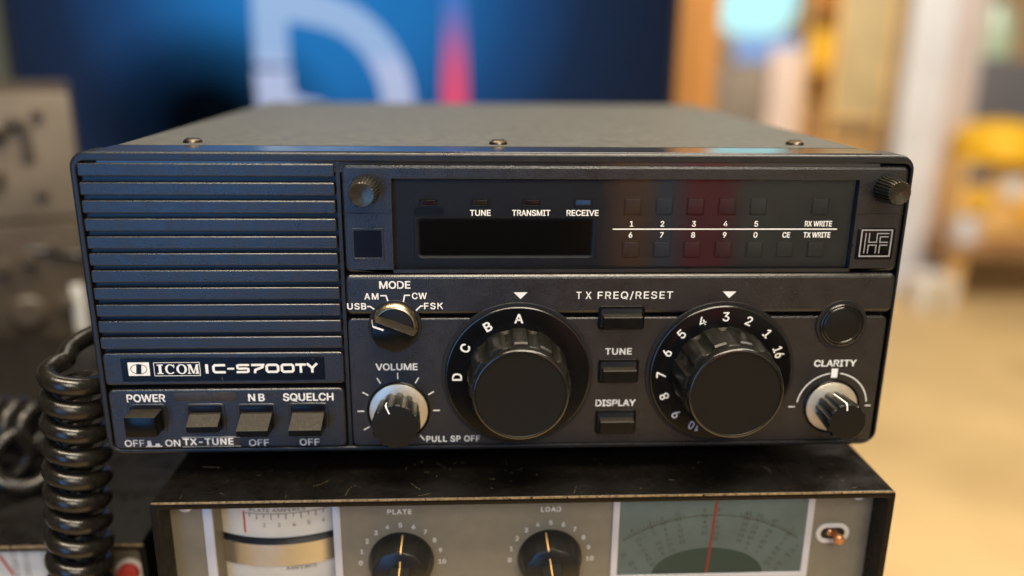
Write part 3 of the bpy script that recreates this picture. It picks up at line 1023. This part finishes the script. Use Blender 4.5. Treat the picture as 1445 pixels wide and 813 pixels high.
MB().add([(47.2, -9.75, -52.5), (123.5, -9.75, -52.5), (123.5, -9.75, -16.3), (47.2, -9.75, -16.3)], [[0, 1, 2, 3]]).build("window_glass", "glass", wf)
# slotted slide switch
sw = MB().frame((128.2, 142.0, -39.4, -30.4), (130.2, 140.0, -37.4, -32.4), 4.4, 2.4, -9.5, -8.9, .2, .2, 6).build("slide_switch", "drum", amp)
MB().rrect(130, 140.2, -37.6, -32.2, 2.5, -9.2, -8.95, .05, 5).build("slot", "dark", sw)
lv = MB().lathe((136.0, -35.2), [(1.8, -9.1), (1.8, -12.0), (2.2, -12.6), (2.2, -14.2), (1.4, -15)], 20)
lv.lathe((133.6, -34.2), [(1.3, -9.1), (1.3, -10.2), (.8, -10.6)], 16)
lv.build("lever", "copper", sw)
for x, z in ((-122.0, -17.0), (144.0, -16.6)):
    k = MB().lathe((x, z), [(3.1, -9.0), (3.1, -9.7), (2.4, -10.2), (1.4, -10.3)], 24).build("panel_screw", "amptrim", amp)
    MB().lathe((x, z), [(1.5, -10.2), (1.4, -10.4)], 16).build("socket", "dark", k)
# dust and lint on the case top
t_ = MB()
for i in range(60):
    x = rnd.uniform(-125, 150)
    y = rnd.uniform(-19, 8)
    a = rnd.uniform(0, pi)
    l = rnd.uniform(.4, 2.8) if rnd.random() < .85 else rnd.uniform(4, 8)
    b = rnd.uniform(-.4, .4)
    p = [Vector((x + cos(a + b * s) * l * s, y + sin(a + b * s) * l * s, -9.5)) for s in (0, .5, 1)]
    t_.tube([tuple(q) for q in p], rnd.uniform(.02, .05), 4)
lint = t_.build("lint", "lintfibre", amp)
lint["kind"] = "stuff"

# ================================================================== second instrument at lower left
lu = thing("meter_unit", "black instrument with a white meter face, left of the amplifier", "instrument")
MB().frame((-420, -152.8, -168, -54), (-417, -155.6, -165, -57.0), 3, 2, 22, 290, .5, .4, 4, yib=31).build("case", "ampcase", lu)
MB().box(-419, -153.6, 21.6, 22.3, -55.2, -54.15, .1).build("worn_edge", "ampedge", lu)
MB().box(-418, -155, 29, 31, -166, -56).build("panel", "panelb", lu)
mp = MB().box(-330, -176, 27.6, 29.2, -140, -56.9, .3).build("meter_face", "metera", lu)
t_ = MB()
for x in (-212, -207, -199, -193.5, -183.5):
    for j in range(9):
        t_.text(str(rnd.randint(10, 99)), x, -60 - j * 2.4, 1.5, 27.4, bold=0)
t_.build("meter_print", "inkprint", mp)
MB().stroke([(-218, -62), (-213.5, -72)], 1.2, 27.3).build("red_pointer", "redink", mp)
rk_ = MB().lathe((-163.5, -72), [(4.6, 29), (4.6, 25), (4.2, 24.4)], 28).build("red_button", "redink", lu)
MB().lathe((-163.5, -72), [(6.2, 29), (6.2, 28.2), (5.0, 27.8)], 32).build("button_ring", "drum", rk_)
MB().box(-418.5, -154.5, 288, 290, -167, -55).build("back_panel", "ampcase", lu)


# ================================================================== coiled cords
def catmull(P, n=12):
    P = [Vector(p) for p in P]
    out = []
    for i in range(len(P) - 1):
        p0, p1, p2, p3 = P[max(i - 1, 0)], P[i], P[i + 1], P[min(i + 2, len(P) - 1)]
        for k in range(n):
            t = k / n
            out.append(.5 * ((2 * p1) + (p2 - p0) * t + (2 * p0 - 5 * p1 + 4 * p2 - p3) * t * t + (3 * p1 - p0 - 3 * p2 + p3) * t ** 3))
    out.append(P[-1])
    return out


def helix(axis_pts, r, pitch, a_start, hand=1, per=28, wob=0.5):
    ax = catmull(axis_pts, 20)
    ln = [0]
    for i in range(1, len(ax)):
        ln.append(ln[-1] + (ax[i] - ax[i - 1]).length)
    turns = ln[-1] / pitch
    N = int(turns * per)
    up = None
    out = []
    j = 0
    rr_ = random.Random(5)
    ph = [rr_.uniform(-1, 1) for _ in range(int(turns) + 3)]
    for i in range(N + 1):
        s = ln[-1] * i / N
        while j < len(ln) - 2 and ln[j + 1] < s:
            j += 1
        f = (s - ln[j]) / max(1e-9, ln[j + 1] - ln[j])
        p = ax[j].lerp(ax[j + 1], f)
        t = (ax[j + 1] - ax[j]).normalized()
        e1 = Vector((1, 0, 0)) if abs(t.x) < .8 else Vector((0, 1, 0))
        e1 = (e1 - t * e1.dot(t)).normalized()
        e2 = t.cross(e1)
        a = a_start + hand * 2 * pi * i / per
        tn = i / per
        q0, q1 = ph[int(tn)], ph[int(tn) + 1]
        wv = (q0 + (q1 - q0) * (tn % 1)) * wob
        out.append(p + (e1 * cos(a) + e2 * sin(a)) * (r + wv * .6) + t * wv)
    return out


h = helix([(-165.5, 9, 33), (-167.3, 8.5, 8), (-169.9, 7.0, -22), (-172.3, 5.5, -52), (-174, 5, -84), (-173, 3, -120), (-168, 0, -150)], 9.0, 9.9, radians(228), -1)
lead = catmull([(-150, 190, 20), (-154, 120, 26), (-161.5, 70, 32.5), (-168.5, 40, 36.5), (-172.6, 25, 35.5), tuple(h[0])], 12)
cd1 = MB().tube([tuple(p) for p in lead[:-1] + h], 3.8, 16).build("coiled_cord", "rubber")
tag(cd1, "thick black coiled cord hanging down beside the radio's left edge", "cord")
h2 = helix([(-226, 92, -34), (-246, 98, -33), (-275, 104, -36), (-300, 100, -38), (-330, 96, -40)], 11, 9.2, radians(40), 1)
tail = catmull([tuple(h2[0]), (-217, 84, -36), (-215, 74, -46), (-222, 66, -50), (-232, 62, -46), (-238, 66, -36), (-232, 76, -28), (-228, 80, -40), (-236, 74, -50), (-252, 70, -50), (-280, 74, -50)], 12)
cd2 = MB().tube([tuple(p) for p in tail[::-1][:-1] + h2], 3.6, 14).build("coiled_cord", "rubber")
tag(cd2, "blurred black coiled cord lying in loops on the meter unit's top", "cord")

# ================================================================== old gear stacked at left behind
og = thing("receiver", "beige old receiver with dark holes in its panel, topmost of the left stack", "receiver")
MB().box(-720, -308, 352, 640, 28, 116, 3).build("case", "oldcase", og)
fp = MB().box(-720, -306, 340, 352, 27, 118, 2).build("front_panel", "oldpanel", og)
for x, z, r in ((-343, 98, 5.5), (-356, 92, 8), (-328, 104, 4), (-382, 96, 9), (-364, 60, 10), (-332, 46, 4)):
    MB().lathe((x, z), [(r, 341), (r, 337), (r * .8, 335), (r * .4, 334)], 24).build("knob", "oldcase", og)
MB().rrect(-341.5, -333.5, 69, 96, 2, 338.5, 341, .3, 3).build("slot", "oldcase", og)
og2 = thing("receiver", "brown old receiver in the middle of the left stack", "receiver")
MB().box(-730, -312, 352, 640, -68, 24, 3).build("case", "oldcase", og2)
MB().box(-730, -310, 330, 352, -70, 25, 2).build("front_panel", "oldcase", og2)
for x, z, r in ((-330, 8, 4), (-346, 0, 4.5), (-364, -4, 5), (-384, -6, 6), (-352, -40, 12), (-326, -36, 6)):
    MB().lathe((x, z), [(r, 331), (r, 324), (r * .8, 322)], 24).build("knob", "oldcase", og2)
MB().rrect(-322, -314, -62, -24, 1, 327, 331, .4, 3).build("indicator", "metera", og2)
og3 = thing("receiver", "dark old receiver at the bottom of the left stack", "receiver")
MB().box(-740, -300, 342, 640, -168, -72, 3).build("case", "ampcase", og3)
MB().box(-740, -298, 325, 342, -169, -71, 2).build("front_panel", "ampcase", og3)
for x in (-330, -370):
    MB().lathe((x, -118), [(12, 326), (11, 316), (9, 314)], 28).build("knob", "ampknob", og3)
for g_ in (og, og2, og3):                             # the stack is turned towards the camera
    g_.rotation_euler = (0, 0, radians(24))
    pv = Vector((-.306, .340, 0))
    g_.location = pv - g_.rotation_euler.to_matrix() @ pv
wr = MB().tube([tuple(p) for p in catmull([(-480, 334, 40), (-420, 326, 16), (-380, 318, 10), (-345, 316, 6), (-318, 322, 2), (-303, 335, -10), (-296, 380, -60), (-290, 420, -160)], 10)], 2.6, 10).build("cable", "rubber")
tag(wr, "thin black cable draped across the front of the left receiver stack", "cable")

# ================================================================== television behind
tv = thing("television", "wide screen glowing blue with pale lettering and a red bar, behind the radio", "screen")
MB().box(-612, 268, 856, 895, -40, 560, 4).build("housing", "slate", tv)
MB().frame((-612, 268, -40, 560), (-604, 260, -32, 552), 2, 1, 846, 858, 1, 1, 2).build("screen_border", "dark", tv)
ms = bpy.data.materials.new("screen_picture")
ms.use_nodes = True
nt = ms.node_tree
nt.nodes.clear()
tc = nt.nodes.new("ShaderNodeTexCoord")


def dist(cx, cz, sx, sz):
    mp_ = nt.nodes.new("ShaderNodeMapping")
    mp_.inputs["Location"].default_value = (-cx * sx, 0, -cz * sz)
    mp_.inputs["Scale"].default_value = (sx, 0, sz)
    nt.links.new(tc.outputs["Object"], mp_.inputs[0])
    ln_ = nt.nodes.new("ShaderNodeVectorMath")
    ln_.operation = 'LENGTH'
    nt.links.new(mp_.outputs[0], ln_.inputs[0])
    return ln_.outputs["Value"]


g1 = ramp(nt, dist(-0.20, 0.25, 2.2, 2.2), [(0.0, (0.020, 0.205, 0.56)), (0.32, (0.017, 0.155, 0.43)), (0.56, (0.014, 0.062, 0.185)), (0.76, (0.012, 0.024, 0.058)), (1.0, (0.011, 0.016, 0.032))])
g2 = ramp(nt, dist(-0.36, 0.055, 5.6, 7.0), [(0.25, (0.06, 0.03, 0.02)), (0.60, (0.35, 0.32, 0.30)), (1.0, (1, 1, 1))])
mx = nt.nodes.new("ShaderNodeMix")
mx.data_type = 'RGBA'
mx.blend_type = 'MULTIPLY'
mx.inputs[0].default_value = 1
nt.links.new(g1, mx.inputs[6])
nt.links.new(g2, mx.inputs[7])
em = nt.nodes.new("ShaderNodeEmission")
nt.links.new(mx.outputs[2], em.inputs[0])
em.inputs[1].default_value = 1.0
ou = nt.nodes.new("ShaderNodeOutputMaterial")
nt.links.new(em.outputs[0], ou.inputs[0])
MB().box(-605, 261, 851, 857, -33, 553).build("screen", ms, tv)


def zramp_emission(name, z0, z1, stops):
    m = bpy.data.materials.new(name)
    m.use_nodes = True
    nt = m.node_tree
    nt.nodes.clear()
    tc = nt.nodes.new("ShaderNodeTexCoord")
    sp_ = nt.nodes.new("ShaderNodeSeparateXYZ")
    nt.links.new(tc.outputs["Object"], sp_.inputs[0])
    mr = nt.nodes.new("ShaderNodeMapRange")
    mr.inputs[1].default_value = z0
    mr.inputs[2].default_value = z1
    nt.links.new(sp_.outputs[2], mr.inputs[0])
    c = ramp(nt, mr.outputs[0], stops)
    e = nt.nodes.new("ShaderNodeEmission")
    nt.links.new(c, e.inputs[0])
    o = nt.nodes.new("ShaderNodeOutputMaterial")
    nt.links.new(e.outputs[0], o.inputs[0])
    return m


mlet = zramp_emission("screen_letter", .07, .30, [(0.0, (0.43, 0.48, 0.68)), (0.25, (0.45, 0.52, 0.76)), (0.33, (0.31, 0.46, 0.72)), (1.0, (0.34, 0.51, 0.78))])
k = MB()
Y = 850.4
k.stroke([(-270, 20), (-273, 122)], 48, Y)
k.stroke([(-273, 128), (-270, 300)], 45, Y - .1)
k.stroke([(p.x, p.y) for p in catmull([(-262, 206, 0), (-215, 200, 0), (-172, 186, 0), (-138, 158, 0), (-117, 122, 0), (-108, 80, 0), (-106, 20, 0)], 8)], 43, Y - .2)
k.stroke([(-262, 92), (-236, 78), (-210, 74)], 14, Y - .3)
k.build("screen_letter", mlet, tv)
mred = zramp_emission("screen_bar", .06, .225, [(0.0, (0.80, 0.075, 0.15)), (0.40, (0.60, 0.10, 0.22)), (0.75, (0.16, 0.16, 0.45)), (1.0, (0.018, 0.20, 0.58))])
MB().flat([(-52, 10), (-12, 10), (-17, 225), (-47, 225)], Y).build("screen_bar", mred, tv)
for x in (-420, 60):
    MB().box(x, x + 60, 780, 960, -168.5, -160, 2).build("stand_foot", "slate", tv)
    MB().box(x + 15, x + 45, 870, 892, -160, -39, 2).build("stand_leg", "slate", tv)

# ================================================================== the room behind, far out of focus
tag(MB().box(372, 452, 1290, 1420, -950, 1500, 4).build("wooden_post", "orange"), "upright orange wooden post standing right of the blue screen", "post")
wn = thing("window", "bright pale cyan window above the grey brown cabinet", "window")
MB().rrect(1030, 1425, 200, 900, 150, 3445, 3460, 2, 8).build("pane", "cyanpane", wn)
MB().frame((1020, 1435, 130, 915), (1040, 1415, 210, 895), 160, 140, 3430, 3470, 3, 3, 8).build("window_frame", "greyb", wn)
MB().box(1150, 1420, 3420, 3432, 105, 215, 2).build("blue_panel", "blueglow", wn)  # bluish panel below the window, given a glow of its own
cb = thing("cabinet", "tall grey brown cabinet under the bright window", "cabinet")
MB().box(880, 1300, 3420, 3800, -950, 95, 5).build("body", "greyb", cb)
for x in (900, 1095):
    d_ = MB().box(x, x + 185, 3405, 3421, -900, 60, 4).build("door", "greyb", cb)
    MB().box(x + 90, x + 98, 3392, 3406, -420, -340, 2).build("handle", "post", d_)
pp = thing("partition", "pale pink partition panel between the window and the amber shelf", "partition")
MB().box(1305, 1450, 3400, 3440, -950, 150, 4).build("panel", "pink", pp)
MB().box(1295, 1460, 3395, 3445, 150, 165, 3).build("top_rail", "post", pp)
sh = thing("shelf_unit", "amber wooden shelf unit beside the pale pink partition", "shelf")
for x in (1455, 1580):
    MB().box(x, x + 22, 3400, 3700, -950, 700, 3).build("side_panel", "amberw", sh)
MB().box(1477, 1580, 3680, 3700, -950, 700).build("back_panel", "amberw", sh)
for z in (-600, -260, 60, 330):
    MB().box(1477, 1580, 3402, 3680, z, z + 22, 2).build("shelf", "orange", sh)
for x, z, c, lab in ((1485, -238, "brown", "brown box on the amber shelf unit, lower one"), (1492, 82, "yellow", "orange yellow box on the amber shelf unit, upper one")):
    b_ = thing("storage_box", lab, "box")
    MB().box(x, x + 80, 3410, 3560, z, z + 150, 3).build("carton", c, b_)
    MB().box(x - 2, x + 82, 3408, 3562, z + 150, z + 165, 2).build("lid", c, b_)
kb_ = thing("notice_board", "khaki notice board left of the white post", "board")
MB().box(1615, 1880, 3480, 3500, -150, 620, 3).build("board", "khaki", kb_)
MB().frame((1605, 1890, -160, 630), (1622, 1873, -143, 613), 3, 2, 3474, 3502, 2, 2, 2).build("frame", "amberw", kb_)
for x in (1610, 1870):
    MB().box(x, x + 15, 3480, 3500, -950, -160).build("leg", "amberw", kb_)
cb2 = thing("crate", "brown wooden crate below the khaki notice board", "crate")
MB().box(1560, 1760, 3330, 3470, -470, -250, 4).build("body", "brown", cb2)
MB().box(1550, 1770, 3325, 3475, -250, -232, 3).build("lid", "amberw", cb2)
st = thing("low_cabinet", "pale pinkish low cabinet carrying the brown crate", "cabinet")
MB().box(1480, 1900, 3320, 3700, -950, -470, 4).build("body", "pink", st)
MB().box(1470, 1905, 3312, 3702, -488, -466, 3).build("top", "post", st)
po = thing("white_post", "broad white post right of the khaki notice board", "post")
MB().box(1905, 2100, 3380, 3460, -950, 1500, 6).build("shaft", "post", po)
MB().box(1890, 2115, 3370, 3470, -950, -850, 5).build("base", "post", po)
mv = thing("partition", "greyish mauve partition panel right of the white post", "partition")
MB().box(2120, 2262, 3420, 3450, -950, 900, 4).build("panel", "mauve", mv)
MB().box(2112, 2270, 3412, 3458, 900, 930, 3).build("top_rail", "post", mv)
# bench with things on it
bn = thing("workbench", "brown wooden workbench under the yellow machine", "bench")
MB().box(2090, 3300, 3150, 3700, -715, -660, 5).build("bench_top", "brown", bn)
for x in (2130, 3200):
    for y in (3180, 3640):
        MB().box(x, x + 60, y, y + 50, -950, -715, 3).build("leg", "amberw", bn)
ym = thing("machine", "yellow rounded machine standing on the workbench", "machine")
MB().box(2150, 2560, 3230, 3480, -660, -300, 40).build("body", "amberw", ym)
k = MB().lathe((2370, 3350), [(210, -300), (214, -250), (198, -190), (140, -150), (30, -135)], 40, axis='z')
k.build("dome", "yellow", ym)
for x, z in ((2230, -480), (2380, -420), (2470, -520)):
    MB().lathe((x, z), [(52, 3232), (52, 3205), (40, 3195)], 32).build("gauge", "carton" if x == 2380 else "yellow", ym)
MB().box(2160, 2280, 3215, 3231, -400, -330, 4).build("plate", "slate", ym)
gb = thing("cabinet", "dark grey cabinet behind the yellow machine", "cabinet")
MB().box(2275, 2900, 3560, 3800, -655, 120, 5).build("body", "slate", gb)
MB().box(2295, 2560, 3548, 3562, -500, 90, 4).build("door", "slate", gb)
gj = thing("glass_jar", "pale green glass jar on top of the dark grey cabinet", "jar")
MB().lathe((2440, 3650), [(60, 121), (82, 130), (86, 200), (80, 300), (50, 350), (46, 380)], 32, axis='z', cap0=True).build("jar", "green", gj)
MB().lathe((2440, 3650), [(52, 372), (52, 400), (46, 404)], 32, axis='z', cap0=True).build("lid", "greyb", gj)
wb = thing("carton", "white carton on the floor in front of the white post", "carton")
MB().box(1955, 2110, 3080, 3250, -950, -800, 4).build("box", "carton", wb)
MB().box(2000, 2070, 3076, 3081, -948, -800, 1).build("tape", "khaki", wb)
wb = thing("carton", "grey carton at the left end of the workbench", "carton")
MB().box(2110, 2230, 3165, 3225, -660, -540, 4).build("box", "mauve", wb)
MB().box(2140, 2190, 3161, 3166, -660, -540, 1).build("tape", "post", wb)

for o_ in (wn, pp, mv):
    o_["kind"] = "thing"
# gloomy wall piece far left
tag(MB().box(-3200, -1150, 2200, 2260, -950, 1600).build("partition", "gloom"), "dark grey green partition at the far left edge", "partition", kind="thing")

tag(MB().box(590, 1800, -1960, -1900, -430, 700, 3).build("reflection_panel", "gloomlight"), "added pale grey green panel mirrored at the right of the display glass", "panel")  # unseen panel, added for a grey green reflection in the glass
# ================================================================== behind the photographer: props added unseen for the display glass to mirror
for x0, x1, z1, m, lab in ((300, 395, 60, "orange", "added orange brown cloth banner mirrored in the display glass"), (396, 458, -60, "bluecloth", "added blue grey cloth banner mirrored in the display glass"),
                           (459, 580, 40, "redcloth", "added red cloth banner mirrored in the display glass")):
    b_ = thing("cloth_prop", lab, "prop")
    MB().box(x0, x1, -1510, -1500, -420, z1, 2).build("cloth", m, b_)
    MB().box(x0 - 4, x1 + 4, -1514, -1496, z1, z1 + 10, 2).build("rail", "post", b_)
    MB().box((x0 + x1) / 2 - 8, (x0 + x1) / 2 + 8, -1524, -1511, -950, z1, 1).build("pole", "post", b_)
